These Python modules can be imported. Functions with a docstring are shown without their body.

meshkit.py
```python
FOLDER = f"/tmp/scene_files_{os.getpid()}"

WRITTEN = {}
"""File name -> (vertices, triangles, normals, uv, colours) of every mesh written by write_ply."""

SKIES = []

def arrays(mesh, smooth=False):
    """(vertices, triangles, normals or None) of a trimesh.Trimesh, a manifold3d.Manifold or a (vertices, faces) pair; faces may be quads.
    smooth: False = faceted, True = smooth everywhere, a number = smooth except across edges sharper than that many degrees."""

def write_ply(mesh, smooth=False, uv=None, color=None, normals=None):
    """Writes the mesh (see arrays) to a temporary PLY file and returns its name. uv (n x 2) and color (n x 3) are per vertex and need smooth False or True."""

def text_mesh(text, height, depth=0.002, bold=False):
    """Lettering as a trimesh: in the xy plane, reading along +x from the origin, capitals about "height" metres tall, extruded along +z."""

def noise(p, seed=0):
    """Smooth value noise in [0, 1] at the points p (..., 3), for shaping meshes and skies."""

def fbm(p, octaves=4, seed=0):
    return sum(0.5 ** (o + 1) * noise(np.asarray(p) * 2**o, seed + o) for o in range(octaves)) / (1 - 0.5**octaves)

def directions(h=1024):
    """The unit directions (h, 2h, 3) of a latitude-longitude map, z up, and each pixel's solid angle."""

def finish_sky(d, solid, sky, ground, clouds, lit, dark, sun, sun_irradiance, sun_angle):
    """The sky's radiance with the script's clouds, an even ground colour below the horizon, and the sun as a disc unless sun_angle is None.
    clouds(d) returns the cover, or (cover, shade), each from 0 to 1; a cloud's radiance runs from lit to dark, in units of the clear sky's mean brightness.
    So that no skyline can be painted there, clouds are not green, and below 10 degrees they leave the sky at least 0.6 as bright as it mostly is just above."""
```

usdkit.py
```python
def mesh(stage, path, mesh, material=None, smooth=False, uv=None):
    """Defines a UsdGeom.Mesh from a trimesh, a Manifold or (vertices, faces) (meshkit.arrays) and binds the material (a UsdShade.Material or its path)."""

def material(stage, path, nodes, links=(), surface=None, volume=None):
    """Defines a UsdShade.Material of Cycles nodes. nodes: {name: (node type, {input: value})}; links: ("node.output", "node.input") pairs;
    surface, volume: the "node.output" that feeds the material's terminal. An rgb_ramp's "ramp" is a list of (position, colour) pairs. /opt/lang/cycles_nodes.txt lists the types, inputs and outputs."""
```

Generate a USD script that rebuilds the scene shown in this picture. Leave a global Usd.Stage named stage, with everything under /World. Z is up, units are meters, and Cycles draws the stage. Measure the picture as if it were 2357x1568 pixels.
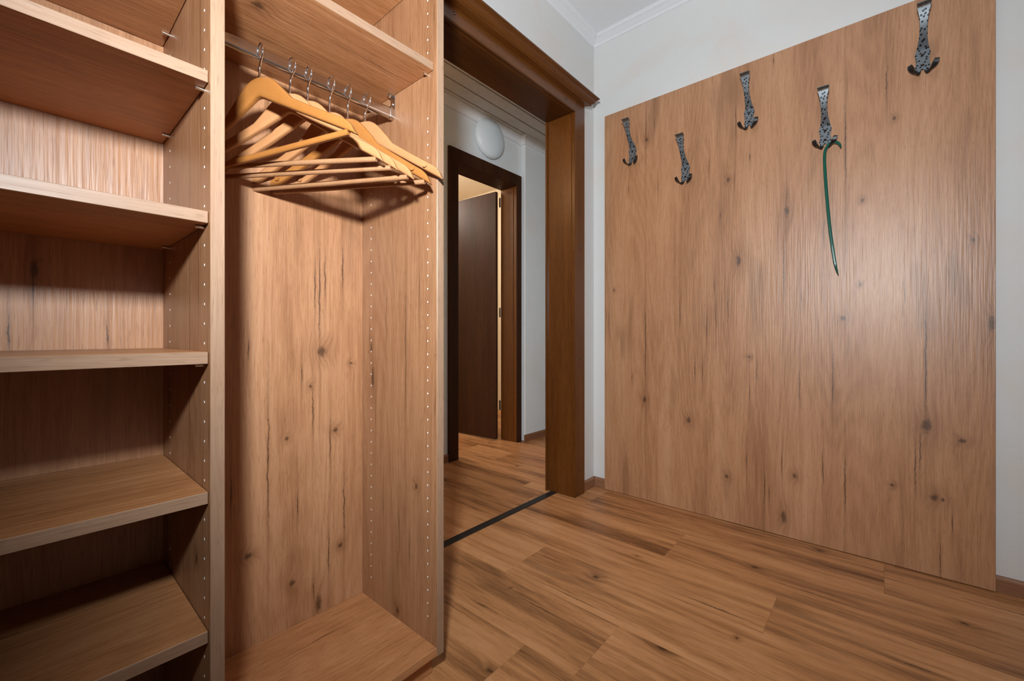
import math
import numpy as np
import trimesh
import usdkit
import meshkit
from pxr import Usd, UsdGeom, UsdLux, Gf, Sdf, UsdShade
from scipy.spatial import ConvexHull

stage = Usd.Stage.CreateInMemory()
UsdGeom.SetStageUpAxis(stage, UsdGeom.Tokens.z)
UsdGeom.SetStageMetersPerUnit(stage, 1.0)
world = UsdGeom.Xform.Define(stage, '/World')
stage.SetDefaultPrim(world.GetPrim())
UsdGeom.Scope.Define(stage, '/World/Looks')

# ------------------------------------------------------------------ camera
H = 0.83                      # camera height above the floor; the camera stands at x = y = 0
F_PX, YAW = 981.1, math.radians(40.952)
cam = UsdGeom.Camera.Define(stage, '/World/camera')
cam.AddTranslateOp().Set(Gf.Vec3d(0, 0, H))
cam.AddRotateXYZOp().Set(Gf.Vec3f(90, 0, math.degrees(YAW) - 90))
cam.CreateHorizontalApertureAttr(36.0)
cam.CreateVerticalApertureAttr(36.0 * 1568 / 2357)
cam.CreateFocalLengthAttr(36.0 * F_PX / 2357)
cam.CreateVerticalApertureOffsetAttr(-11.7 / 2357 * 36.0)
cam.CreateClippingRangeAttr(Gf.Vec2f(0.02, 50))
cam.CreateFStopAttr(0.0)
cam.CreateExposureAttr(0.0)

# ------------------------------------------------------------------ light
def sphere_light(name, loc, radius, power, color=(1, 1, 1), aim=None, cone=None, soft=1.0):
    l = UsdLux.SphereLight.Define(stage, '/World/' + name)
    l.CreateRadiusAttr(radius)
    l.CreateNormalizeAttr(True)
    l.CreateIntensityAttr(power)
    l.CreateColorAttr(Gf.Vec3f(*color))
    if aim is not None:
        m = Gf.Matrix4d().SetLookAt(Gf.Vec3d(*loc), Gf.Vec3d(*aim), Gf.Vec3d(0.01, 0.02, 1)).GetInverse()
        l.AddTransformOp().Set(m)
        s = UsdLux.ShapingAPI.Apply(l.GetPrim())
        s.CreateShapingConeAngleAttr(cone)
        s.CreateShapingConeSoftnessAttr(soft)
    else:
        l.AddTranslateOp().Set(Gf.Vec3d(*loc))
    return l

# the photographer's flash, held above the camera, and an added, unseen fill spot aimed up at the ceiling
sphere_light('flash_light', (-0.11, 0.005, H + 0.44), 0.045, 48.0, (1.0, 1.07, 1.12), aim=(1.586, 1.065, H + 0.44), cone=68, soft=1.0)
sphere_light('bounce_light', (0.85, -0.15, 1.75), 0.06, 7.0, (1.0, 1.05, 1.09), aim=(1.0, 0.0, 2.45), cone=58, soft=0.6)
# the warm lamp of the room behind the second door, and the dim warm light of the hallway's left end
sphere_light('far_room_light', (2.1, 3.3, 2.1), 0.08, 14.0, (1.0, 0.93, 0.84))
sphere_light('hallway_light', (0.7, 1.75, 1.95), 0.10, 2.1, (1.0, 0.58, 0.29))

# ------------------------------------------------------------------ helpers
used = {}
def path_for(name, parent=None):
    base = '/World' if parent is None else str(parent.GetPath())
    p = f'{base}/{name}'
    n = used.get(p, 0)
    used[p] = n + 1
    return p if n == 0 else f'{p}_{n:03d}'

ORIGIN = {}
def root_of(prim):
    s = str(prim.GetPath()).split('/')
    return '/'.join(s[:3])

def thing(name, loc, label=None, cat=None, group=None, kind=None):
    p = path_for(name)
    x = UsdGeom.Xform.Define(stage, p)
    x.AddTranslateOp().Set(Gf.Vec3d(*map(float, loc)))
    ORIGIN[p] = np.array(loc, float)
    tag(x.GetPrim(), label, cat, group, kind)
    return x.GetPrim()

def tag(o, label=None, cat=None, group=None, kind=None):
    for k, v in (('label', label), ('category', cat), ('group', group), ('kind', kind)):
        if v:
            o.SetCustomDataByKey(k, v)
    return o

def arr(m, smooth=False):
    return meshkit.arrays(m, smooth)

def part(name, mesh, mat, parent=None, smooth=False, label=None, cat=None, group=None, kind=None, local=False):
    """One mesh; its vertices are given in world coordinates unless local."""
    p = path_for(name, parent)
    v, f, _ = arr(mesh)
    if parent is not None and not local:
        v = v - ORIGIN.get(root_of(parent), np.zeros(3))
    o = usdkit.mesh(stage, p, trimesh.Trimesh(v, f, process=False), M[mat] if isinstance(mat, str) else mat, smooth=smooth).GetPrim()
    return tag(o, label, cat, group, kind)

def struct(name, mesh, mat, label=None, parent=None, smooth=False):
    return part(name, mesh, mat, parent, smooth, label, None, None, None if parent else 'structure')

def cat(*ms):
    ms = [trimesh.Trimesh(*arr(m)[:2], process=False) for m in ms if m is not None]
    return trimesh.util.concatenate(ms)

def hull(pts):
    return trimesh.convex.convex_hull(np.asarray(pts, float))

def box(x0, x1, y0, y1, z0, z1, b=0.0008):
    """A box whose edges are chamfered by b."""
    lo, hi = np.array([x0, y0, z0], float), np.array([x1, y1, z1], float)
    b = min(b, 0.45 * (hi - lo).min())
    if b <= 0:
        m = trimesh.creation.box(extents=hi - lo)
        m.apply_translation((lo + hi) / 2)
        return m
    pts = []
    for ax in range(3):
        l, h = lo + b, hi - b
        l[ax], h[ax] = lo[ax], hi[ax]
        for i in np.ndindex(2, 2, 2):
            pts.append([h[k] if i[k] else l[k] for k in range(3)])
    return hull(pts)

def cyl(p0, p1, r, n=16, r1=None):
    p0, p1 = np.asarray(p0, float), np.asarray(p1, float)
    return loft([(p0, r), (p1, r if r1 is None else r1)], n)

def frame_of(t):
    t = t / np.linalg.norm(t)
    a = np.array([0, 0, 1.0]) if abs(t[2]) < 0.9 else np.array([1.0, 0, 0])
    u = np.cross(a, t); u /= np.linalg.norm(u)
    return u, np.cross(t, u)

def loft(stations, n=12):
    """A capped tube through (point, radius) stations with parallel-transported frames."""
    P = np.array([s[0] for s in stations], float); R = [s[1] for s in stations]
    T = np.gradient(P, axis=0) if len(P) > 2 else np.repeat((P[1] - P[0])[None], 2, 0)
    u, w = frame_of(T[0])
    V = []
    for i in range(len(P)):
        t = T[i] / np.linalg.norm(T[i])
        u = u - t * (u @ t); u /= np.linalg.norm(u); w = np.cross(t, u)
        for k in range(n):
            a = 2 * math.pi * k / n
            V.append(P[i] + R[i] * (math.cos(a) * u + math.sin(a) * w))
    return skin(np.array(V), len(P), n)

def skin(V, m, n):
    F = []
    for i in range(m - 1):
        for k in range(n):
            a, b, c, d = i * n + k, i * n + (k + 1) % n, (i + 1) * n + (k + 1) % n, (i + 1) * n + k
            F += [[a, b, c], [a, c, d]]
    c0, c1 = len(V), len(V) + 1
    V = np.vstack([V, V[:n].mean(0), V[-n:].mean(0)])
    for k in range(n):
        F += [[c0, (k + 1) % n, k], [c1, (m - 1) * n + k, (m - 1) * n + (k + 1) % n]]
    t = trimesh.Trimesh(V, F, process=False)
    trimesh.repair.fix_normals(t)
    return t

def ribbon(path, widths, wdir, thick, bevel=0.0006):
    """A flat bar bent along path: its width lies along wdir, its thickness across."""
    P = np.array(path, float); T = np.gradient(P, axis=0)
    wd = np.array(wdir, float)
    V = []
    for i in range(len(P)):
        t = T[i] / np.linalg.norm(T[i]); w_ = wd if wd.ndim == 1 else wd[i]
        w_ = w_ - t * (w_ @ t); w_ = w_ / np.linalg.norm(w_); nrm = np.cross(t, w_)
        hw = widths[i] / 2; ht = (thick if np.isscalar(thick) else thick[i]) / 2; b = min(bevel, ht * .8)
        for a, c in ((-hw, -ht + b), (-hw + b, -ht), (hw - b, -ht), (hw, -ht + b), (hw, ht - b), (hw - b, ht), (-hw + b, ht), (-hw, ht - b)):
            V.append(P[i] + a * w_ + c * nrm)
    return skin(np.array(V), len(P), 8)

def smooth_path(pts, n=40):
    from scipy.interpolate import CubicSpline
    p = np.array(pts, float)
    s = np.concatenate([[0], np.cumsum(np.linalg.norm(np.diff(p, axis=0), axis=1))])
    return CubicSpline(s, p)(np.linspace(0, s[-1], n))

def prism(poly, axis, a0, a1):
    """Extrudes the polygon (n x 2) along the axis; the ends may be one coordinate per vertex (mitres)."""
    poly = np.array(poly, float); n = len(poly)
    a0, a1 = np.broadcast_to(a0, n), np.broadcast_to(a1, n)
    o = [k for k in range(3) if k != axis]
    V = np.zeros((2 * n, 3))
    for j, e in enumerate((a0, a1)):
        V[j * n:(j + 1) * n, o[0]] = poly[:, 0]; V[j * n:(j + 1) * n, o[1]] = poly[:, 1]; V[j * n:(j + 1) * n, axis] = e
    F = []
    for k in range(n):
        b = (k + 1) % n
        F += [[k, b, n + b], [k, n + b, n + k]]
    from shapely.geometry import Polygon
    cv, cf = trimesh.creation.triangulate_polygon(Polygon(poly), engine='earcut')
    idx = [int(np.argmin(((poly - c) ** 2).sum(1))) for c in cv]
    for t in cf:
        t = [idx[i] for i in t]
        F += [t, [n + t[2], n + t[1], n + t[0]]]
    m = trimesh.Trimesh(V, F, process=False)
    trimesh.repair.fix_normals(m, multibody=False)
    return m

# ------------------------------------------------------------------ materials
M = {}
def mat(name, nodes, links, surface):
    M[name] = usdkit.material(stage, '/World/Looks/' + name, nodes, links, surface=surface)

def plain(name, color, rough=0.5, metal=0.0, spec=0.5, vary=0.0, scale=20, bump=0.0, bscale=200):
    nodes = {'p': ('principled_bsdf', {'base_color': color, 'roughness': rough, 'metallic': metal, 'specular_ior_level': spec})}
    links = []
    if vary or bump:
        nodes['g'] = ('geometry', {})
    if vary:
        c = np.array(color)
        nodes['n'] = ('noise_texture', {'scale': scale, 'detail': 4.0})
        nodes['r'] = ('rgb_ramp', {'ramp': [(0.3, tuple(c * (1 - vary))), (0.7, tuple(np.minimum(c * (1 + vary), 1)))]})
        links += [('g.position', 'n.vector'), ('n.fac', 'r.fac'), ('r.color', 'p.base_color')]
    if bump:
        nodes['bn'] = ('noise_texture', {'scale': bscale, 'detail': 3.0})
        nodes['b'] = ('bump', {'strength': 1.0, 'distance': bump})
        links += [('g.position', 'bn.vector'), ('bn.fac', 'b.height'), ('b.normal', 'p.normal')]
    mat(name, nodes, links, 'p.BSDF')

def wood(name, grain, across, tones, seed=0, knots=(), cracks=(), auto=True, rough=0.42, spec=0.4, bump=0.0005,
         random=False, streak=1.0, fine=1.0, crack_amt=1.0, relief=170, cath=1.0, dark=0.2, cell=(5.5, 1.5), knot_cell=(3.4, 1.6), knot_amt=1.0, tone_amt=0.75):
    """Procedural board. grain, across: world axes (0..2). tones: dark, mid, light. knots, cracks: (across, along, r_across, r_along) in metres."""
    third = 3 - grain - across
    ax = 'xyz'
    N, L = {}, []
    cnt = [0]
    def add(kind, **inp):
        cnt[0] += 1
        n = f'n{cnt[0]}'
        links = {k: v for k, v in inp.items() if isinstance(v, str) and '.' in v and v.split('.')[0] in N}
        N[n] = (kind, {k: v for k, v in inp.items() if k not in links})
        for k, v in links.items():
            L.append((v, f'{n}.{k}'))
        return n
    def m(op, a, b=0.0, c=0.0):
        return add('math', math_type=op, value1=a, value2=b, value3=c) + '.value'
    def xyz(x, y, z):
        return add('combine_xyz', x=x, y=y, z=z) + '.vector'
    def noise(v, scale, detail=2.0, rough=0.5):
        return add('noise_texture', vector=v, scale=float(scale), detail=float(detail), roughness=rough) + '.fac'
    def span(v, a, b, to0, to1, kind='smoothstep'):
        return add('map_range', range_type=kind, value=v, from_min=a, from_max=b, to_min=to0, to_max=to1, clamp=True) + '.result'
    g = add('geometry') + '.position'
    if random:
        oi = add('object_info') + '.random'
        g = add('vector_math', math_type='add', vector1=g, vector2=xyz(m('multiply', oi, 7.3), m('multiply', oi, 13.1), m('multiply', oi, 9.7))) + '.vector'
    s = add('separate_xyz', vector=g)
    A, C, D = f'{s}.{ax[grain]}', f'{s}.{ax[across]}', f'{s}.{ax[third]}'
    sx = seed * 3.71
    Cs, As = m('add', C, sx), m('add', A, sx * 1.7)
    # slow wander of the fibres
    w = noise(xyz(Cs, D, m('multiply', As, 0.14)), 7.0)
    Cw = m('multiply_add', m('subtract', w, 0.5), 0.03, Cs)
    # a quicker wobble for cracks and knot outlines
    wob = noise(xyz(Cs, D, As), 26.0, 3.0, 0.6)
    wob = m('subtract', wob, 0.5)
    Ck = m('multiply_add', wob, 0.009, C)
    jit = m('subtract', noise(xyz(Cs, D, As), 105.0, 3.0, 0.65), 0.5)
    def field(items, c):
        d, flat = None, xyz(c, 0.0, A)
        for (cc, aa, rc, ra) in items:
            mp = add('mapping', vector=flat, location=(-cc / rc, 0.0, -aa / ra), scale=(1 / rc, 1.0, 1 / ra)) + '.vector'
            l = add('vector_math', math_type='length', vector1=mp) + '.value'
            d = l if d is None else m('minimum', d, l)
        return d
    def cells(kc, ka, off, c):
        """offsets to the nearest scattered point, in metres, and three random numbers of that point"""
        vv = xyz(m('multiply', m('add', m('add', c, D), sx + off), kc), m('multiply', m('add', As, off), ka), 0.0)
        vo = add('voronoi_texture', dimensions='2D', vector=vv, scale=1.0, randomness=1.0)
        q = add('separate_xyz', vector=add('vector_math', math_type='subtract', vector1=vv, vector2=f'{vo}.position') + '.vector')
        r = add('separate_color', color=f'{vo}.color')
        return m('divide', f'{q}.x', kc), m('divide', f'{q}.y', ka), f'{r}.r', f'{r}.g', f'{r}.b'
    def ellipse(dx, dy, rc, ra):
        x, y = m('divide', dx, rc), m('divide', dy, ra)
        return m('sqrt', m('add', m('multiply', x, x), m('multiply', y, y)))
    kd = field(knots, C) if knots else None
    if auto:
        dx, dy, r1, r2, r3 = cells(knot_cell[0], knot_cell[1], 0.0, C)
        rc = m('multiply_add', m('power', r1, 3.0), 0.010, 0.0035)
        d = m('add', ellipse(dx, dy, rc, m('multiply', rc, m('multiply_add', r3, 1.2, 0.9))), m('multiply', m('greater_than', r2, 0.62), 60.0))
        kd = d if kd is None else m('minimum', kd, d)
    if kd:
        core = span(m('multiply_add', jit, 1.5, kd), 0.25, 1.25, 1.0, 0.0)
        halo = span(kd, 0.6, 4.5, 1.0, 0.0)
        Cw = m('multiply_add', m('multiply', halo, halo), 0.016, Cw)
    warped = xyz(Cw, D, m('multiply', As, 0.10))
    def stretched(k):
        return add('mapping', vector=warped, scale=(1.0, 1.0, k)) + '.vector'
    # figure: contours of a stretched noise; broad tone, streaks, fine fibres
    f0 = noise(warped, 5.0, 1.2, 0.45)
    fig = m('sine', m('multiply_add', wob, 1.6, m('multiply', f0, 210.0)))
    tone = noise(warped, 9.0)
    mid = noise(stretched(0.75), 48.0, 3.0, 0.6)
    fin = noise(stretched(0.5), 340.0, 2.0, 0.6)
    v = m('multiply_add', m('subtract', tone, 0.5), tone_amt, 0.5)
    v = m('multiply_add', m('subtract', mid, 0.5), 0.55 * streak, v)
    v = m('multiply_add', m('subtract', fin, 0.5), 0.75 * fine, v)
    v = m('multiply_add', fig, m('multiply_add', halo, 0.11 * cath, 0.055 * cath) if kd else 0.055 * cath, v)
    if random:
        v = m('multiply_add', m('subtract', m('fraction', m('multiply', oi, 37.7)), 0.5), 0.17, v)
    col = add('rgb_ramp', fac=v, ramp=[(0.0, tones[0]), (0.5, tones[1]), (1.0, tones[2])]) + '.color'
    dk = tuple(np.array(tones[0]) * dark)
    def dim(col, mask, to, amount):
        return add('mix_color', blend_type='mix', fac=m('multiply', mask, amount), a=col, b=to) + '.result'
    # short dark pores
    pore = noise(add('mapping', vector=xyz(Cw, D, As), scale=(1.0, 1.0, 0.055)) + '.vector', 620.0, 1.0)
    col = dim(col, span(pore, 0.60, 0.74, 0.0, 1.0), tuple(np.array(tones[0]) * 0.7), 0.5 * fine)
    # greyish clouds along the fibres
    cloud = span(noise(stretched(1.8), 11.0, 2.0), 0.58, 0.72, 0.0, 1.0)
    col = dim(col, cloud, tuple(np.array(tones[0]) * np.array([0.80, 0.92, 1.05])), 0.34 * crack_amt)
    cd = field(cracks, Ck) if cracks else None
    if crack_amt:
        dx, dy, r1, r2, r3 = cells(cell[0], cell[1], 7.7, m('multiply_add', wob, 0.011, C))
        d = m('add', ellipse(dx, dy, m('multiply_add', r1, 0.0014, 0.0009), m('multiply_add', m('multiply', r3, r3), 0.17, 0.02)), m('multiply', m('greater_than', r2, 0.72), 60.0))
        cd = d if cd is None else m('minimum', cd, d)
    if cd:
        ck = span(m('multiply_add', jit, 1.1, cd), 0.3, 1.15, 1.0, 0.0)
        col = dim(col, span(cd, 0.8, 4.0, 1.0, 0.0), tuple(np.array(tones[0]) * 0.85), 0.38 * min(crack_amt, 1.0))
        col = dim(col, ck, dk, 0.85 * min(crack_amt, 1.0))
    if kd:
        col = dim(col, halo, tuple(np.array(tones[0]) * 0.85), 0.42 * knot_amt)
        col = dim(col, core, dk, 0.78 * knot_amt)
    # embossed pores
    bh = noise(xyz(C, D, m('multiply', A, 0.035)), relief, 2.0)
    bp = add('bump', height=bh, strength=1.0, distance=bump) + '.normal'
    p = add('principled_bsdf', base_color=col, roughness=rough, specular_ior_level=spec, normal=bp)
    mat(name, N, L, p + '.BSDF')

OAK = ((0.245, 0.101, 0.040), (0.425, 0.206, 0.098), (0.54, 0.295, 0.158))
EDGE = ((0.225, 0.126, 0.077), (0.285, 0.171, 0.106), (0.345, 0.220, 0.145))
FLOOR = ((0.12, 0.042, 0.012), (0.46, 0.208, 0.080), (0.64, 0.325, 0.145))
DARK = ((0.042, 0.0115, 0.0018), (0.115, 0.0355, 0.0055), (0.185, 0.063, 0.011))
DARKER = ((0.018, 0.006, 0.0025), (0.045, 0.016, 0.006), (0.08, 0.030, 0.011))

# knots and cracks of the coat panel and of the wardrobe back, where the photograph shows them (across, height)
PK = [(0.893, 1.813, 0.009, 0.013), (0.516, 1.522, 0.008, 0.01), (0.295, 1.339, 0.01, 0.026), (0.055, 1.335, 0.006, 0.007), (0.112, 0.895, 0.009, 0.011), (-0.033, 1.612, 0.006, 0.008), (-0.117, 0.517, 0.015, 0.026), (-0.116, 1.814, 0.011, 0.016), (-0.226, 1.146, 0.007, 0.008), (0.903, 0.507, 0.01, 0.017), (0.687, 0.430, 0.01, 0.016), (0.523, 0.202, 0.009, 0.01), (0.268, 0.259, 0.009, 0.012), (0.305, 0.082, 0.011, 0.028), (-0.136, 0.273, 0.011, 0.014), (-0.157, 0.270, 0.006, 0.008), (1.073, 1.070, 0.005, 0.006), (0.433, 0.737, 0.007, 0.007), (-0.268, 0.868, 0.009, 0.03), (0.474, 1.158, 0.012, 0.03), (-0.027, 0.290, 0.007, 0.006), (0.061, 1.021, 0.005, 0.006), (-0.203, 0.478, 0.012, 0.008)]
PC = [(0.896, 1.854, 0.0019, 0.117), (0.899, 0.802, 0.0025, 0.229), (0.375, 0.186, 0.0019, 0.102), (0.106, 0.242, 0.002, 0.123), (-0.115, 0.743, 0.0025, 0.216), (-0.100, 0.427, 0.0017, 0.079), (0.305, 1.085, 0.0021, 0.138), (0.296, 1.360, 0.0018, 0.088), (0.144, 0.653, 0.0019, 0.116), (0.251, 0.624, 0.0017, 0.077), (0.405, 0.667, 0.0015, 0.041), (0.105, 1.546, 0.0023, 0.183), (0.606, 0.864, 0.0017, 0.077), (0.517, 0.941, 0.0017, 0.074), (0.485, 1.761, 0.0018, 0.094), (0.491, 1.509, 0.0016, 0.048), (0.853, 1.881, 0.0015, 0.036), (0.175, 0.306, 0.0017, 0.075), (-0.180, 0.196, 0.0015, 0.039), (0.358, 0.168, 0.0015, 0.034), (0.312, 0.296, 0.0016, 0.06), (0.728, 0.928, 0.0017, 0.08), (0.431, 0.581, 0.0016, 0.051), (-0.151, 0.061, 0.0016, 0.063), (0.625, 0.664, 0.0016, 0.055), (0.574, 1.051, 0.0015, 0.044)]
BK = [(0.533, 0.786, 0.014, 0.016), (0.524, 0.109, 0.01, 0.026), (0.355, 0.303, 0.011, 0.008), (0.443, 0.567, 0.005, 0.006), (0.571, 0.568, 0.008, 0.008), (0.585, 0.244, 0.008, 0.008), (0.456, 0.195, 0.008, 0.01), (0.617, 0.751, 0.005, 0.005), (0.503, 0.695, 0.005, 0.006), (0.016, 0.948, 0.006, 0.02)]
BC = [(0.527, 0.943, 0.0021, 0.148), (0.515, 0.960, 0.0017, 0.076), (0.541, 0.986, 0.0017, 0.065), (0.509, 0.630, 0.0017, 0.071), (0.557, 0.538, 0.0017, 0.076), (0.469, 0.391, 0.0015, 0.04), (0.596, 0.350, 0.0019, 0.101), (0.552, 0.233, 0.0017, 0.071), (0.320, 0.462, 0.0016, 0.05), (0.355, 0.799, 0.0015, 0.031), (0.511, 0.149, 0.0015, 0.039), (0.014, 0.917, 0.0015, 0.043), (-0.014, 0.835, 0.0015, 0.037), (0.110, 0.832, 0.0015, 0.028)]
SK = [(0.796, 0.791, 0.006, 0.008), (1.093, 0.796, 0.006, 0.014), (0.884, 0.450, 0.006, 0.008), (0.965, 0.105, 0.008, 0.01), (1.086, 0.710, 0.008, 0.03)]
SC = [(0.929, 0.777, 0.0025, 0.222), (0.872, 0.930, 0.0018, 0.096), (1.034, 0.368, 0.0015, 0.037), (0.913, 0.285, 0.0015, 0.044), (0.810, 0.666, 0.0015, 0.035), (1.102, 0.833, 0.0015, 0.041)]
wood('oak_panel', 2, 1, OAK, 3, PK, PC, auto=False, rough=0.43, spec=0.68, bump=0.0009, fine=0.8, tone_amt=1.05, crack_amt=1.4)
wood('oak_back', 2, 0, OAK, 5, BK, BC, auto=False, rough=0.42, spec=0.68, bump=0.0010, fine=0.8, tone_amt=0.95, crack_amt=1.2)
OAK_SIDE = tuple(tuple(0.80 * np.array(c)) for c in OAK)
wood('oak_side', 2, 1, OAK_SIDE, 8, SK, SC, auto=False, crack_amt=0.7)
OAK_SHELF = tuple(tuple(np.array(c) * [1.06, 0.98, 0.84]) for c in OAK)
wood('oak_shelf', 0, 1, OAK_SHELF, 11, crack_amt=0.8, spec=0.3)
wood('oak_edge_across', 0, 2, EDGE, 2, auto=False, crack_amt=0.0, cath=0.3, streak=0.7)
wood('oak_edge_upright', 2, 0, EDGE, 4, auto=False, crack_amt=0.0, cath=0.3, streak=0.7)
wood('floor_oak', 1, 0, FLOOR, 1, random=True, rough=0.42, spec=0.30, streak=1.7, fine=0.6, cath=0.5, dark=0.25, tone_amt=1.5, cell=(7.0, 1.3), crack_amt=1.3, knot_cell=(4.5, 2.2), bump=0.0003)
wood('stained_upright', 2, 0, DARK, 6, auto=False, crack_amt=0.15, rough=0.30, spec=0.5, bump=0.0001, cath=0.2)
wood('stained_across', 0, 2, DARK, 7, auto=False, crack_amt=0.15, rough=0.30, spec=0.5, bump=0.0001, cath=0.2)
wood('stained_head', 0, 1, tuple(tuple(0.62 * np.array(c)) for c in DARK), 7, auto=False, crack_amt=0.0, rough=0.40, spec=0.2, bump=0.0001, cath=0.2)  # darker copy of the casing stain, for the head lining only
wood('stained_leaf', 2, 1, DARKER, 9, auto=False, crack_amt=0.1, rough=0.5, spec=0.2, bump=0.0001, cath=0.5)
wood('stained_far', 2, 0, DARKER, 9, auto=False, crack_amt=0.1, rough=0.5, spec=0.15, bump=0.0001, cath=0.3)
wood('skirting_oak', 0, 2, ((0.17, 0.07, 0.034), (0.255, 0.115, 0.058), (0.33, 0.16, 0.085)), 3, auto=False, crack_amt=0.2)
wood('skirting_oak_side', 1, 2, ((0.17, 0.07, 0.034), (0.255, 0.115, 0.058), (0.33, 0.16, 0.085)), 3, auto=False, crack_amt=0.2)
BEECH = ((0.37, 0.155, 0.056), (0.455, 0.212, 0.086), (0.53, 0.27, 0.125))
AMBER = ((0.28, 0.100, 0.022), (0.35, 0.137, 0.033), (0.405, 0.175, 0.050))
wood('beech_pale', 1, 2, BEECH, 3, auto=False, crack_amt=0.0, cath=0.4, streak=0.5, fine=0.4, rough=0.32, spec=0.5, bump=0.00004)
wood('beech_amber', 1, 2, AMBER, 4, auto=False, crack_amt=0.0, cath=0.4, streak=0.5, fine=0.4, rough=0.28, spec=0.5, bump=0.00004)
wood('beech_bar', 1, 2, ((0.27, 0.125, 0.055), (0.36, 0.18, 0.085), (0.43, 0.235, 0.12)), 5, auto=False, crack_amt=0.0, streak=0.6, rough=0.45, bump=0.00004)

def plaster(name, base, tint, amount, scale=3.0):
    nodes = {'g': ('geometry', {}), 'n': ('noise_texture', {'scale': scale, 'detail': 4.0, 'roughness': 0.6, 'distortion': 0.6}),
             'mr': ('map_range', {'from_min': 0.48, 'from_max': 0.72, 'to_min': 0.0, 'to_max': amount, 'clamp': True}),
             'mx': ('mix_color', {'blend_type': 'mix', 'a': base, 'b': tint}),
             'bn': ('noise_texture', {'scale': 90.0, 'detail': 4.0, 'roughness': 0.65}), 'b': ('bump', {'strength': 1.0, 'distance': 0.0007}),
             'p': ('principled_bsdf', {'roughness': 0.75, 'specular_ior_level': 0.2})}
    mat(name, nodes, [('g.position', 'n.vector'), ('n.fac', 'mr.value'), ('mr.result', 'mx.fac'), ('mx.result', 'p.base_color'),
                      ('g.position', 'bn.vector'), ('bn.fac', 'b.height'), ('b.normal', 'p.normal')], 'p.BSDF')
plaster('plaster_cream', (0.66, 0.655, 0.64), (0.67, 0.60, 0.535), 0.7)
plaster('plaster_white', (0.77, 0.785, 0.80), (0.75, 0.765, 0.78), 0.5)
plaster('plaster_hall', (0.78, 0.84, 0.88), (0.76, 0.755, 0.735), 0.6)
plaster('plaster_warm', (0.72, 0.60, 0.44), (0.70, 0.55, 0.38), 0.6)
plain('moulding_white', (0.74, 0.75, 0.76), 0.5, spec=0.3)
plain('ceiling_board', (0.62, 0.58, 0.52), 0.5, vary=0.05)
plain('chrome', (0.80, 0.81, 0.83), 0.12, metal=1.0)
plain('rail_chrome', (0.60, 0.585, 0.57), 0.20, metal=1.0)
plain('pin_steel', (0.72, 0.70, 0.67), 0.22, metal=1.0)
plain('pale_plug', (0.72, 0.68, 0.63), 0.5)
plain('strip_dark', (0.016, 0.013, 0.012), 0.42, spec=0.4, vary=0.15)
plain('strip_screw', (0.10, 0.10, 0.10), 0.3, metal=1.0)
plain('screw_brown', (0.05, 0.02, 0.012), 0.28, spec=0.6)
plain('screw_dark', (0.09, 0.07, 0.06), 0.22, metal=1.0)
plain('hinge_metal', (0.05, 0.035, 0.025), 0.35, metal=0.8)
plain('lamp_glass', (0.74, 0.85, 0.92), 0.35, spec=0.35)
plain('lamp_base', (0.50, 0.49, 0.47), 0.5)
plain('green_plastic', (0.004, 0.085, 0.058), 0.22, spec=0.6)
plain('green_plastic_tip', (0.004, 0.03, 0.02), 0.4)
plain('handle_metal', (0.35, 0.30, 0.24), 0.3, metal=1.0)
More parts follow.
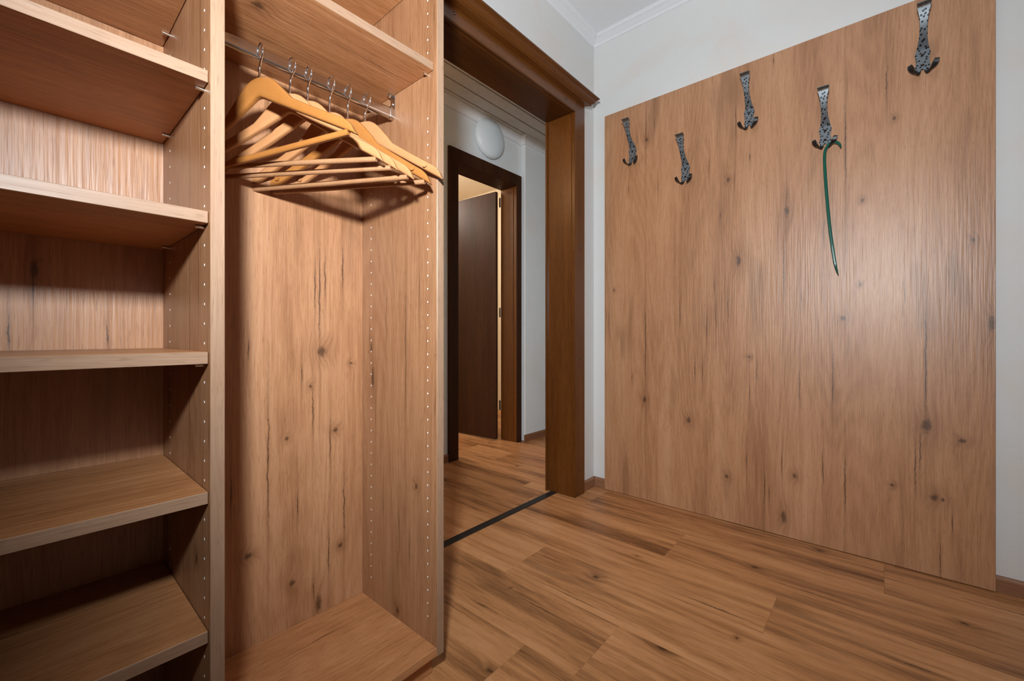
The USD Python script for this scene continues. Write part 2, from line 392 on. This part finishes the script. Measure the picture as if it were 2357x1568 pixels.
# wrought iron: hammered grey faces with black dimples
mat('iron', {'t': ('texture_coordinate', {}), 's': ('separate_xyz', {}), 'q': ('combine_xyz', {'z': 0.0}), 'v': ('voronoi_texture', {'dimensions': '2D', 'scale': 88.0, 'randomness': 0.8}),
             'd': ('map_range', {'from_min': 0.19, 'from_max': 0.26, 'to_min': 0.0, 'to_max': 1.0, 'clamp': True}),
             'c': ('mix_color', {'blend_type': 'mix', 'a': (0.008, 0.008, 0.009), 'b': (0.15, 0.170, 0.186)}),
             'b': ('bump', {'strength': 1.0, 'distance': 0.0012}),
             'p': ('principled_bsdf', {'metallic': 0.35, 'roughness': 0.42, 'specular_ior_level': 0.5})},
    [('t.object', 's.vector'), ('s.y', 'q.x'), ('s.z', 'q.y'), ('q.vector', 'v.vector'), ('v.distance', 'd.value'), ('d.result', 'c.fac'), ('c.result', 'p.base_color'), ('d.result', 'b.height'), ('b.normal', 'p.normal')], 'p.BSDF')
plain('iron_worn', (0.10, 0.085, 0.072), 0.45, metal=0.3, vary=0.3, scale=150, bump=0.0006, bscale=140)
plain('iron_black', (0.020, 0.017, 0.016), 0.40, metal=0.3, bump=0.0006, bscale=140)

# ------------------------------------------------------------------ the setting
XW, YW, ZC = 2.0785, 1.2037, H + 1.622            # right wall, back wall, ceiling
X0, Y0 = -1.10, -1.70                             # left and front ends of the room, behind the camera
OPL, OPR, OPT = 0.95, 1.8515, H + 1.1405          # doorway in the back wall
YJ = 1.3607                                       # hallway side of that wall
YH, XHR = 2.15, 3.40                              # far wall and right end of the hallway
ZH = H + 1.548                                    # hallway ceiling
XHL = -0.60
FL = 0.030                                        # lining thickness

# floor: planks of 0.232 m in strips along y
def planks(xlo, xhi, ylo, yhi, ends, name, length=1.11, rnd=0):
    fl = thing(name, ((xlo + xhi) / 2, (ylo + yhi) / 2, 0), kind='structure', label='brown oak plank floor' + (' of the hallway beyond the dark threshold' if 'hall' in name else ' in front of the wardrobe and coat panel'))
    part('underlay', box(xlo, xhi, ylo, yhi, -0.06, -0.009, 0), 'strip_dark', fl)
    rng = np.random.default_rng(7 + rnd)
    k0 = math.floor((xlo - 0.887) / 0.2325)
    k = k0
    while 0.887 + k * 0.2325 < xhi - 1e-6:
        a, b = max(xlo, 0.887 + k * 0.2325), min(xhi, 0.887 + (k + 1) * 0.2325)
        k += 1
        if b - a < 0.004:
            continue
        e = ends.get(k - 1, rng.uniform(0, length))
        y = e - math.ceil((e - ylo) / length) * length
        while y < yhi - 1e-6:
            c, d = max(ylo, y), min(yhi, y + length)
            y += length
            if d - c < 0.004:
                continue
            g = 0.00012
            dz = -rng.uniform(0, 0.00012)
            part('plank', box(a + g, b - g, c + g, d - g, -0.009, dz, 0.0004), 'floor_oak', fl)
    return fl
planks(X0, XW - 0.001, Y0, 1.30, {-1: 0.723, 0: 0.567, 1: 1.000, 2: 0.251, 3: 0.62, 4: -0.006}, 'floor', rnd=0)
planks(XHL, XHR, 1.322, YH + 0.16, {4: 1.50}, 'floor_hallway', rnd=5)

T = 0.10
struct('wall_right', box(XW, XW + T, Y0, YW + 0.16, 0, ZC, 0), 'plaster_cream', 'cream plaster wall behind the coat panel')
wb = thing('wall_back', ((OPL + OPR) / 2, YW, 0), kind='structure', label='cream plaster wall around the wide doorway')
part('plaster', cat(box(X0, OPL - FL, YW, YJ, 0, ZC + .06, 0), box(OPR + FL, XW, YW, YJ, 0, ZC + .06, 0), box(OPL - FL, OPR + FL, YW, YJ, OPT + FL, ZC + .06, 0)), 'plaster_cream', wb)
struct('wall_left', box(X0 - T, X0, Y0, YJ, 0, ZC, 0), 'plaster_cream', 'cream plaster wall at the left end of the room')
struct('wall_front', box(X0 - T, XW + T, Y0 - T, Y0, 0, ZC, 0), 'plaster_cream', 'cream plaster wall behind the camera')
struct('ceiling', box(X0 - T, XW + T, Y0 - T, YW, ZC, ZC + 0.08, 0), 'plaster_white', 'smooth white plaster ceiling of the cloakroom')

# cornice: (projection from the wall, drop below the ceiling)
CP = [(0, 0), (0.056, 0), (0.056, 0.004), (0.051, 0.006), (0.049, 0.010), (0.040, 0.013), (0.030, 0.017), (0.022, 0.023), (0.012, 0.026), (0.010, 0.030), (0.007, 0.031), (0.005, 0.036), (0, 0.036)]
CP = np.array(CP)
CP[:, 0] *= 0.95; CP[:, 1] *= 0.95
pr, dr = CP[:, 0], CP[:, 1]
struct('trim_1', prism(np.c_[YW - pr, ZC - dr], 0, np.full(len(pr), X0), XW - pr), 'moulding_white', 'white stepped cornice above the doorway', smooth=25)
struct('trim_2', prism(np.c_[XW - pr, ZC - dr], 1, np.full(len(pr), Y0), YW - pr), 'moulding_white', 'white stepped cornice above the coat panel', smooth=25)

# baseboards
def base_profile(w0, sgn, top=0.052, th=0.0118):
    return [(w0, 0), (w0 + sgn * th, 0), (w0 + sgn * th, top - 0.009), (w0 + sgn * (th - 0.006), top), (w0, top)]
YPL, YPR = 1.128, -0.2775
bp_ = np.array(base_profile(XW, -1))
struct('baseboard_right', cat(prism(bp_, 1, Y0, YPR - 0.0008), prism(bp_, 1, YPL + 0.0006, np.where(np.arange(5) % 4 == 0, YW, YW - 0.0118))), 'skirting_oak_side', 'brown oak baseboard at both ends of the coat panel')
bp_ = np.array(base_profile(YW, -1))
struct('baseboard_back', prism(bp_, 0, 1.9435, np.where(np.arange(5) % 4 == 0, XW, XW - 0.0118)), 'skirting_oak', 'short brown baseboard between the door casing and the corner')

# ------------------------------------------------------------------ door casing
YA = 1.1811
d1 = thing('door_1', ((OPL + OPR) / 2, 1.27, 0), kind='structure', label='dark stained oak casing of the wide open doorway')
def jamb(x, sgn):
    # lining with a groove near the front edge; sgn +1 for the right jamb
    q = [(x, YA + 0.002), (x, YA + 0.010), (x + sgn * .005, YA + 0.012), (x + sgn * .005, YA + 0.021), (x, YA + 0.023), (x, YJ - 0.010), (x - sgn * .011, YJ - 0.010), (x - sgn * .011, YJ), (x + sgn * FL, YJ), (x + sgn * FL, YA + 0.002)]
    return prism(q, 2, 0.0005, OPT)
part('jamb', jamb(OPR, 1), 'stained_upright', d1)
part('jamb', jamb(OPL, -1), 'stained_upright', d1)
q = [(YA + 0.002, OPT), (YA + 0.010, OPT), (YA + 0.012, OPT + .005), (YA + 0.021, OPT + .005), (YA + 0.023, OPT), (YJ, OPT), (YJ, OPT + FL), (YA + 0.002, OPT + FL)]
part('head_lining', prism(q, 0, OPL - FL, OPR + FL), 'stained_head', d1)
XAO = 1.943
ar = part('architrave', box(OPR + 0.004, XAO, YA, YW + 0.001, 0.0005, H + 1.215, 0.0016), 'stained_upright', d1)
def screw_cap(x, z, parent, r=0.006):
    part('screw_cap', cat(cyl((x, YA - .0012, z), (x, YA + .002, z), r, 14), cyl((x, YA - .004, z), (x, YA - .0012, z), r * .62, 14, r * .95)), 'screw_brown', parent, smooth=30)
for z in (1.031, 0.454, -0.121, -0.70):
    screw_cap(1.906, z + H, ar)
part('architrave', box(OPL - 0.0915, OPL - 0.004, YA, YW + 0.001, 0.0005, H + 1.215, 0.0016), 'stained_upright', d1)
hb = part('head_board', box(OPL - 0.004, OPR + 0.004, YA, YW + 0.001, OPT + 0.004, H + 1.215, 0.0016), 'stained_across', d1)
for x in (1.038, 1.772):
    screw_cap(x, 1.177 + H, hb, 0.0065)
# crown: (projection from the casing face, height)
KP = np.array([(-0.022, 1.204), (0.000, 1.204), (0.026, 1.2065), (0.028, 1.209), (0.022, 1.212), (0.027, 1.215), (0.034, 1.219), (0.040, 1.226), (0.044, 1.234), (0.050, 1.239), (0.057, 1.242), (0.0585, 1.2465), (0.0565, 1.250), (-0.022, 1.250)])
kx = np.maximum(KP[:, 0], 0)
part('crown', prism(np.c_[YA - KP[:, 0], H + KP[:, 1]], 0, OPL - 0.0915 - kx, XAO + kx), 'stained_across', d1, smooth=20)
th = part('threshold', box(OPL, OPR, 1.2925, 1.3305, -0.001, 0.0035, 0.0016), 'strip_dark', d1, label='flat black metal strip across the floor of the doorway')
for x in (1.03, 1.22, 1.41, 1.60, 1.79):
    part('strip_screw', cyl((x, 1.3115, 0.003), (x, 1.3115, 0.0042), 0.0032, 10), 'strip_screw', th)

# ------------------------------------------------------------------ hallway
DL, DR, DT = 1.916, 2.516, H + 1.158              # second doorway
YD = 2.30
XJOG = 2.585
wf = thing('wall_hallway', (2.0, YH, 0), kind='structure', label='grey white hallway wall around the second door')
part('plaster', cat(box(XHL, DL - FL, YH, YD, 0, ZH + .05, 0), box(DR + FL, XHR, YH, YD, 0, ZH + .05, 0), box(DL - FL, DR + FL, YH, YD, DT + FL, ZH + .05, 0), box(XJOG, XHR, YH - 0.04, YH, 0, ZH + .05, 0.006)), 'plaster_hall', wf)
struct('wall_hallway_right', box(XHR, XHR + T, YW, YD, 0, ZH, 0), 'plaster_hall', 'grey white wall closing the hallway on the right')
struct('wall_hallway_left', box(XHL - T, XHL, YJ, YD, 0, ZH, 0), 'plaster_hall', 'wall closing the hallway on the left')
struct('wall_hallway_near', box(XW, XHR, YJ - 0.11, YJ, 0, ZH, 0), 'plaster_hall', 'near wall of the hallway right of the doorway')
ch = thing('ceiling_hallway', (1.5, 1.75, ZH), kind='structure', label='boarded pale hallway ceiling with dark grooves')
part('backing', box(XHL, XHR, YJ - 0.02, YH + .05, ZH + 0.012, ZH + 0.04, 0), 'screw_brown', ch)
y = 1.27
while y < YH:
    a, b = max(y, YJ - 0.01), min(y + 0.10, YH + 0.02)
    if b - a > 0.01:
        part('ceiling_board', box(XHL, XHR, a + 0.004, b - 0.004, ZH, ZH + 0.012, 0.004), 'ceiling_board', ch)
    y += 0.10
HP = np.array([(0, 0), (0.050, 0), (0.050, 0.005), (0.047, 0.008), (0.041, 0.015), (0.031, 0.028), (0.020, 0.041), (0.012, 0.048), (0.012, 0.054), (0, 0.054)])
hp, hd = HP[:, 0], HP[:, 1]
struct('trim_3', cat(prism(np.c_[YH - hp, ZH - hd], 0, XHL, XJOG - hp), prism(np.c_[YH - 0.04 - hp, ZH - hd], 0, XJOG - hp, np.full(len(hp), XHR)),
                     prism(np.c_[XJOG - hp, ZH - hd], 1, YH - 0.04 - hp, YH - hp)), 'moulding_white', 'white cornice of the hallway stepping round the wall corner', smooth=25)
bp_ = np.array(base_profile(YH, -1))
struct('baseboard_hallway', cat(prism(bp_, 0, XHL, 1.832), prism(np.array(base_profile(YH - 0.04, -1)), 0, XJOG - 0.01, XHR)), 'skirting_oak', 'brown baseboard along the far hallway wall')

d2 = thing('door_2', ((DL + DR) / 2, 2.22, 0), kind='structure', label='dark brown door standing open at the far side of the hallway')
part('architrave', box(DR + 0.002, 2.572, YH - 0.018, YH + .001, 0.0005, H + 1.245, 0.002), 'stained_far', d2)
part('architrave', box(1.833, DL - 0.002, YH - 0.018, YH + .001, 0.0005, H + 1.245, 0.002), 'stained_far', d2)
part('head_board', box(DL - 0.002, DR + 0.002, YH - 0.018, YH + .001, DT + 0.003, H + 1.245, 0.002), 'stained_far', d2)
def jamb2(x, s):
    return prism([(x, YH - .012), (x, YH + .012), (x + s * .004, YH + .014), (x + s * .004, YH + .02), (x, YH + .022), (x, YD), (x + s * FL, YD), (x + s * FL, YH - .012)], 2, 0.0005, DT)
part('jamb', jamb2(DR, 1), 'stained_upright', d2)
part('jamb', jamb2(DL, -1), 'stained_upright', d2)
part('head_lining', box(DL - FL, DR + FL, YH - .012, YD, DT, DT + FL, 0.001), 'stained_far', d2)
# the leaf, turned back on its hinges into the far room
def turned(m, px, py, ang):
    m = m.copy(); c, s = math.cos(ang), math.sin(ang)
    v = np.array(m.vertices) - [px, py, 0]
    m.vertices = np.c_[v[:, 0] * c - v[:, 1] * s + px, v[:, 0] * s + v[:, 1] * c + py, v[:, 2]]
    return m
LA = math.radians(4.0)
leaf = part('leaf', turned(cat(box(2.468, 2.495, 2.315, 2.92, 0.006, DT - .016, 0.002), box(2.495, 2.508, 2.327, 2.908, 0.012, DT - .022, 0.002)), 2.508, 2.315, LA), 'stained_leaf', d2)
for z in (1.06, 0.18, -0.56):
    part('hinge', cat(cyl((2.512, 2.308, H + z - .035), (2.512, 2.308, H + z + .035), 0.0065, 12), cyl((2.512, 2.308, H + z + .035), (2.512, 2.308, H + z + .043), 0.0065, 12, 0.002)), 'hinge_metal', d2, smooth=30)
hx = turned(cat(cyl((2.468, 2.86, 1.05), (2.425, 2.86, 1.05), 0.009, 12), cyl((2.43, 2.865, 1.05), (2.43, 2.75, 1.05), 0.008, 12), box(2.464, 2.468, 2.84, 2.88, 0.95, 1.12, 0.001)), 2.508, 2.315, LA)
part('handle', hx, 'handle_metal', leaf, smooth=30)

# the room behind it
fr = thing('wall_far_room', (2.2, 4.2, 0), kind='structure', label='warm beige walls of the lit room behind the second door')
part('plaster', cat(box(1.0, 3.6, 4.2, 4.3, 0, 2.6, 0), box(3.5, 3.6, YD, 4.2, 0, 2.6, 0), box(1.0, 1.1, YD, 4.2, 0, 2.6, 0)), 'plaster_warm', fr)
struct('ceiling_far_room', box(1.0, 3.6, YD, 4.2, 2.47, 2.55, 0), 'plaster_warm', 'ceiling of the room behind the second door')
struct('floor_far_room', box(1.0, 3.6, YD + 0.011, 4.2, -0.05, -0.0005, 0), 'floor_oak', 'brown floor of the room behind the second door')

# ------------------------------------------------------------------ wall lamp of the hallway
LX, LZ = 2.205, H + 1.412
def lathe_y(prof, cx, cz, n=48):
    """prof: (distance from the wall, radius)."""
    V = []
    for d, r in prof:
        for k in range(n):
            a = 2 * math.pi * k / n
            V.append((cx + r * math.cos(a), YH - d, cz + r * math.sin(a)))
    return skin(np.array(V), len(prof), n)
lamp = thing('wall_lamp', (LX, YH, LZ), 'round white glass dome lamp above the second door in the hallway', 'lamp')
part('base', lathe_y([(0.0, 0.118), (0.018, 0.120), (0.022, 0.116)], LX, LZ), 'lamp_base', lamp, smooth=30)
part('dome', lathe_y([(0.018, 0.137), (0.024, 0.1415), (0.030, 0.140)] + [(0.030 + 0.052 * math.sin(t), 0.140 * math.cos(t)) for t in np.linspace(0.1, 1.5, 12)], LX, LZ), 'lamp_glass', lamp, smooth=40)

# ------------------------------------------------------------------ wardrobe
YF, YB = 0.8013, 1.1429
WX0, WX1, DX0, DX1, SX0, SX1 = -0.254, -0.2345, 0.1966, 0.2161, 0.6515, 0.6715
WT = 2.13
wd = thing('wardrobe', ((WX0 + SX1) / 2, (YF + YB) / 2, 0), 'open oak-look wardrobe with shelves on the left and a hanging bay on the right', 'wardrobe')
EB = 0.0016
def board(name, x0, x1, y0, y1, z0, z1, m, em, parent=wd):
    b = part(name, box(x0, x1, y0 + EB, y1, z0, z1, 0.0006), m, parent)
    part('edge_band', box(x0, x1, y0, y0 + EB + 0.0001, z0, z1, 0.0007), em, b, label='paler straight-grained edge strip')
    return b
ZB = 0.064
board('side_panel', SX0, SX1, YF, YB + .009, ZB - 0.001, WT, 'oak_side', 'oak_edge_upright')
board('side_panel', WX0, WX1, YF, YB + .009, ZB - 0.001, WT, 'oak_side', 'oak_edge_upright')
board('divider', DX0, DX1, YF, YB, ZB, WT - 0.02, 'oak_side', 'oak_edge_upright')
board('top_panel', WX1, SX0, YF, YB, WT - 0.0195, WT, 'oak_shelf', 'oak_edge_across')
part('back_panel', box(WX1, DX0, YB, YB + 0.008, ZB, WT, 0), 'oak_back', wd)
part('back_panel', box(DX1, SX0, YB, YB + 0.008, ZB, WT, 0), 'oak_back', wd)
part('back_panel', box(DX0, DX1, YB, YB + 0.008, ZB, WT, 0), 'oak_back', wd)
part('toe_kick', box(WX0 + .012, SX1 - .008, 0.836, 0.854, 0.0006, ZB, 0.0006), 'oak_shelf', wd)
YS = 0.811
SH = {'T': (0.6066, 0.6256), 'A': (0.4032, 0.4225), 'B': (0.1790, 0.1980), 'C': (-0.0455, -0.0264), 'D': (-0.2687, -0.2497), 'E': (-0.4908, -0.4720)}
def pin(x, sgn, y, z, parent):
    part('shelf_pin', cyl((x, y, z), (x + sgn * 0.0125, y, z), 0.0027, 14), 'pin_steel', parent, smooth=30)
for k in 'TABCDE':
    z0, z1 = H + SH[k][0], H + SH[k][1]
    s = board('shelf', WX1 + .0008, DX0 - .0010, YS, YB - .001, z0, z1, 'oak_shelf', 'oak_edge_across')
    for y in (0.836, 1.082):
        pin(DX0, -1, y, z0 - 0.0027, s); pin(WX1, 1, y, z0 - 0.0027, s)
YR = 0.815
ZR0, ZR1 = H + 0.6385, H + 0.6575
s = board('shelf', DX1 + .0008, SX0 - .0010, YR, YB - .001, ZR0, ZR1, 'oak_shelf', 'oak_edge_across')
for y in (0.838, 1.094):
    pin(SX0, -1, y, ZR0 - 0.0027, s); pin(DX1, 1, y, ZR0 - 0.0027, s)
s = board('shelf', DX1 + .0008, SX0 - .0010, YS, YB - .001, H + 0.872, H + 0.891, 'oak_shelf', 'oak_edge_across')
for y in (0.838, 1.094):
    pin(SX0, -1, y, H + 0.872 - 0.0027, s); pin(DX1, 1, y, H + 0.872 - 0.0027, s)
ZG = H - 0.747
board('bottom_panel', DX1, SX0, YF + 0.001, YB, ZB, ZG, 'oak_shelf', 'oak_shelf')
board('bottom_panel', WX1, DX0, YF + 0.001, YB, ZB, ZG, 'oak_shelf', 'oak_edge_across')
# rows of drilled holes, plugged pale
def holes(x, sgn, ys, phase, zlo, zhi, skip):
    ms = []
    z = phase
    while z > zlo:
        z -= 0.032
    while z < zhi:
        z += 0.032
        if any(a - 0.012 < z < b + 0.006 for a, b in skip):
            continue
        for y in ys:
            ms.append(cyl((x - sgn * .001, y, z), (x + sgn * 0.00035, y, z), 0.0023, 8))
    return cat(*ms)
skipL = [(H + a, H + b) for a, b in SH.values()]
part('pin_holes', holes(DX0, -1, (0.836, 1.082), H + 0.531, ZG + 0.08, WT - .1, skipL), 'pale_plug', wd, kind='stuff')
skipR = [(ZR0, ZR1), (H + .872, H + .891)]
part('pin_holes', holes(SX0, -1, (0.838, 1.094), H + 0.786, ZG + 0.05, WT - .1, skipR + [(H + .56, H + .63)]), 'pale_plug', wd, kind='stuff')
part('pin_holes', holes(DX1, 1, (0.838, 1.094), H + 0.786, ZG + 0.05, WT - .1, skipR), 'pale_plug', wd, kind='stuff')
# oval clothes rail with its brackets
YRD, ZRD = 0.985, H + 0.5895
def oval(x0, x1, hw, hh, n=32):
    V = []
    for x in (x0, x1):
        for k in range(n):
            a = 2 * math.pi * k / n
            c, s = math.cos(a), math.sin(a)
            r = hh - hw
            V.append((x, YRD + hw * c, ZRD + hw * s + (r if s > 1e-9 else -r if s < -1e-9 else 0)))
    return skin(np.array(V), 2, n)
part('clothes_rail', oval(DX1 + .0005, SX0 - .0005, 0.0075, 0.0148), 'rail_chrome', wd, smooth=40)
for x, s in ((SX0, -1), (DX1, 1)):
    br = part('rail_bracket', cat(oval(min(x, x + s * .013), max(x, x + s * .013), 0.0095, 0.0168), box(min(x, x + s * .0022), max(x, x + s * .0022), YRD - .0105, YRD + .0105, ZRD - .01, ZR0 - .0006, .0008),
                                  box(min(x, x + s * .016), max(x, x + s * .016), YRD - .006, YRD + .006, ZR0 - .0032, ZR0 - .0004, .0006)), 'rail_chrome', wd, smooth=30)
    part('bracket_screw', cat(cyl((x + s * .009, YRD, ZR0 - .0072), (x + s * .009, YRD, ZR0 - .003), 0.0048, 12), cyl((x + s * .002, YRD, ZRD + .026), (x + s * .0045, YRD, ZRD + .026), 0.0036, 12)), 'chrome', br, smooth=30)

# ------------------------------------------------------------------ clothes hangers
ZRT = ZRD + 0.0148                                 # top of the rail
def hanger(name, x, apex_z, theta, half, drop, tilt, body_mat, bar_mat, label, bar='round', notch=False, hook_turn=0.0, bow=-0.020):
    """theta: heading of the front arm (degrees from +x); drop: apex to arm tip; tilt: how much the rear tip hangs below the front one."""
    t = thing(name, (x, YRD, apex_z), label, 'hanger', 'wooden clothes hangers on the rail')
    n_ = 61
    S = np.linspace(-1, 1, n_) * half
    def bot(s):
        a = abs(s) / half
        return np.interp(a, [0, 0.03, 1.0], [-0.0425, -0.0435, -drop])
    def top(s):
        a = abs(s) / half
        if a < 0.36:
            return float(np.interp(a, [0, .06, .12, .18, .24, .30, .36], [0, -.001, -.006, -.0165, -.032, -.047, bot(.36 * half) + .0235]))
        return bot(s) + float(np.interp(a, [.36, .6, .90, .95, .985, 1.0], [.0235, .0220, .0215, .0185, .0110, .0030]))
    c, s_ = math.cos(math.radians(theta)), math.sin(math.radians(theta))
    tl = tilt / (2 * half)
    def place(s, w, z):
        w = w + bow * (s / half) ** 2
        return np.array([s * c - w * s_, s * s_ + w * c, z + s * tl])
    V = []; ncs = 12
    for s in S:
        zt, zb = top(s), bot(s)
        a = abs(s) / half
        ht = 0.0072 if a > .25 else 0.0072 + 0.0015 * (1 - a / .25)
        zc, hz = (zt + zb) / 2, max((zt - zb) / 2, 0.0012)
        for k in range(ncs):
            an = 2 * math.pi * (k + .5) / ncs
            ca, sa = math.cos(an), math.sin(an)
            V.append(place(s, ht * np.sign(ca) * abs(ca) ** 0.55, zc + hz * np.sign(sa) * abs(sa) ** 0.55))
    body = skin(np.array(V), n_, ncs)
    bd = part('body', body, body_mat, t, smooth=35, local=True)
    zb = -drop * 0.955
    e = half * 0.93
    if bar == 'flat':
        m = loft([(place(-e, 0, zb), .006), (place(e, 0, zb), .006)], 4)
        m = ribbon([place(s, 0.0, zb) for s in np.linspace(-e, e, 9)], [0.012] * 9, (0, 0, 1), 0.010, 0.002)
        part('bar', m, body_mat, t, local=True)
    elif bar == 'round':
        P = [place(s, -bow * (s / half) ** 2 + bow * (e / half) ** 2, zb) for s in np.linspace(-e, e, 7)]
        part('bar', loft([(p, .0056) for p in P], 14), bar_mat, t, smooth=40, local=True, label='slim round trouser bar')
    if notch:
        for sgn in (-1, 1):
            p = place(sgn * half * 0.80, 0.0, 0); z = (top(half * .8) + bot(half * .8)) / 2
            q = np.array([p[0], p[1], z + sgn * half * .8 * tl])
            nn = np.array([-s_, c, 0])
            part('peg', cyl(q - nn * .012, q + nn * .013, .0052, 14), body_mat, t, smooth=30, local=True)
    # wire hook round the rail, in a plane turned by hook_turn from the rail's cross-section
    zr = ZRT - apex_z
    k = [(0, -0.006), (0, 0.008), (0.0005, 0.016), (-0.006, zr - 0.036), (-0.017, zr - 0.027), (-0.0228, zr - 0.013), (-0.0175, zr + 0.000), (-0.0075, zr + 0.0045), (0.002, zr + 0.0024), (0.009, zr - 0.003), (0.0128, zr - 0.012), (0.0135, zr - 0.020)]
    P = smooth_path([(a * math.sin(math.radians(hook_turn)), a * math.cos(math.radians(hook_turn)), b) for a, b in k], 46)
    part('hook', loft([(p, .0021) for p in P], 12), 'chrome', t, smooth=40, local=True, label='polished steel wire hook')
    part('ferrule', cyl((0, 0, -0.002), (0, 0, 0.0035), 0.0046, 14, 0.0036), 'chrome', t, smooth=30, local=True)
    return t
hanger('clothes_hanger', 0.328, H + 0.539, -64.0, 0.2318, 0.1701, 0.0495, 'beech_amber', 'beech_bar', 'amber wooden hanger nearest the wardrobe divider, with a flat trouser bar', bar='flat', hook_turn=4, bow=0.0)
hanger('clothes_hanger', 0.389, H + 0.532, -55.5, 0.222, 0.1677, 0.0, 'beech_pale', 'beech_bar', 'pale wooden hanger second from the divider, just behind the amber flat-barred one', hook_turn=-6)
hanger('clothes_hanger', 0.427, H + 0.532, -56.7, 0.222, 0.1767, 0.0, 'beech_pale', 'beech_bar', 'pale wooden hanger third from the divider', hook_turn=3)
hanger('clothes_hanger', 0.478, H + 0.526, -60.8, 0.222, 0.1819, 0.0, 'beech_pale', 'beech_bar', 'pale wooden hanger third from the wardrobe side panel, with a round bar', hook_turn=-2)
hanger('clothes_hanger', 0.523, H + 0.528, -59.7, 0.222, 0.1808, 0.0, 'beech_amber', 'beech_bar', 'amber wooden hanger with a small peg, second from the side panel', notch=True, hook_turn=8)
hanger('clothes_hanger', 0.569, H + 0.539, -64.5, 0.222, 0.1745, 0.0, 'beech_pale', 'beech_bar', 'light wooden hanger nearest the side panel, without a bar', bar=None, notch=True, hook_turn=-4)

# ------------------------------------------------------------------ coat panel, hooks, shoehorn
XP = 2.0603
cp = part('coat_board', box(XP, XW - 0.0008, YPR, YPL, 0.0028, H + 1.1789, 0.0008), 'oak_panel', None, False, 'large knotty oak-look board on the wall carrying the coat hooks', 'board')

def coat_hook(y, z, label):
    t = thing('coat_hook', (XP, y, z), label, 'coat hook', 'black wrought-iron coat hooks on the oak panel')
    O = np.zeros(3)
    # in local terms: out of the panel is -x, the viewer's left is +y
    # back plate with a wavy outline
    zz = np.linspace(0.002, -0.080, 34)
    def hw(z):
        u = -z / 0.08
        return np.interp(u, [0, .13, .25, .34, .5, .66, .8, .9, 1.0], [.0150, .0185, .0205, .0178, .0165, .0180, .0195, .0172, .0175])
    rng = np.random.default_rng(3)
    out = [(hw(a) + rng.uniform(-.0007, .0007), a) for a in zz]
    bottom = [(0.010, -0.082), (0.006, -0.076), (0.0, -0.0735), (-0.006, -0.076), (-0.010, -0.082)]
    poly = out + bottom + [(-(a + rng.uniform(-.0007, .0007)), b) for a, b in out[::-1]]
    m = prism(np.array(poly), 0, -0.0042, -0.0002)
    part('plate', m, 'iron', t, local=True)
    # upper strap leaning out from the panel, ending in a small lip
    P = smooth_path([(-0.002, 0, -0.004), (-0.010, 0, 0.006), (-0.026, 0, 0.020), (-0.044, 0, 0.040), (-0.058, 0, 0.062), (-0.069, 0, 0.085), (-0.076, 0, 0.104)], 26)
    u = np.linspace(0, 1, 26)
    W = np.interp(u, [0, .1, .3, .55, .8, 1], [.032, .028, .0215, .019, .023, .034])
    W = W + 0.0006 * np.sin(u * 60)
    part('strap', ribbon(P, W, (0, 1, 0), 0.0032), 'iron', t, smooth=35, local=True)
    L_ = smooth_path([(-0.0755, 0, 0.1035), (-0.079, 0, 0.1095), (-0.086, 0, 0.1125), (-0.094, 0, 0.1120)], 10)
    part('lip', ribbon(L_, np.linspace(.0345, .037, 10), (0, 1, 0), 0.0034), 'iron_worn', t, smooth=35, local=True)
    for s in (1, -1):
        P = smooth_path([(-0.002, s * .0105, -0.076), (-0.006, s * .0125, -0.0845), (-0.014, s * .0165, -0.0885), (-0.024, s * .0225, -0.085), (-0.031, s * .0290, -0.075), (-0.034, s * .0345, -0.061)], 20)
        W = np.interp(np.linspace(0, 1, 20), [0, .3, .8, 1], [.013, .0145, .016, .0125])
        part('prong', ribbon(P, W, (0.15, 1, s * 0.75), 0.0034), 'iron_black', t, smooth=35, local=True)
    for zz_ in (-0.022, -0.058):
        part('screw', cyl((-0.0040, 0, zz_), (-0.0068, 0, zz_), 0.0046, 16, 0.0026), 'screw_dark', t, smooth=30, local=True)
    return t
coat_hook(0.9665, H + 0.966, 'black iron coat hook at far left of the panel, nearest the door casing')
coat_hook(0.7010, H + 0.808, 'black iron coat hook in the lower row, second from the left')
coat_hook(0.4320, H + 0.980, 'black iron coat hook in the middle of the upper row')
coat_hook(0.1670, H + 0.821, 'black iron coat hook holding the green shoehorn')
coat_hook(-0.1070, H + 0.999, 'black iron coat hook at far right of the panel, top of the picture')

XS = 2.0415
k = XS / (XP - 0.03)
pts = np.array([(0.117, 0.706), (0.122, 0.722), (0.136, 0.733), (0.152, 0.729), (0.163, 0.714), (0.167, 0.685), (0.1655, 0.63), (0.161, 0.55), (0.155, 0.465), (0.148, 0.386), (0.1405, 0.32), (0.133, 0.265), (0.124, 0.226)]) * k
P = smooth_path([(XS, a, H + b + 0.0035) for a, b in pts], 70)
u = np.linspace(0, 1, 70)
sh = thing('shoehorn', (XS, 0.14, H + 0.22), 'long dark green plastic shoehorn hanging by its curved end from a coat hook', 'shoehorn')
# the blade widens away from the panel; seen almost edge-on
W = np.interp(u, [0, .05, .3, .55, .8, .93, 1], [.008, .0115, .012, .016, .022, .020, .006])
TH = np.interp(u, [0, .04, .3, .6, .9, .97, 1], [.0045, .0092, .0102, .0104, .0096, .006, .0015])
Pb = P.copy(); Pb[:, 0] -= np.interp(u, [0, .3, 1], [0, 0, .006])
part('blade', ribbon(Pb, W, (1, 0, 0), TH, 0.0025), 'green_plastic', sh, smooth=40)
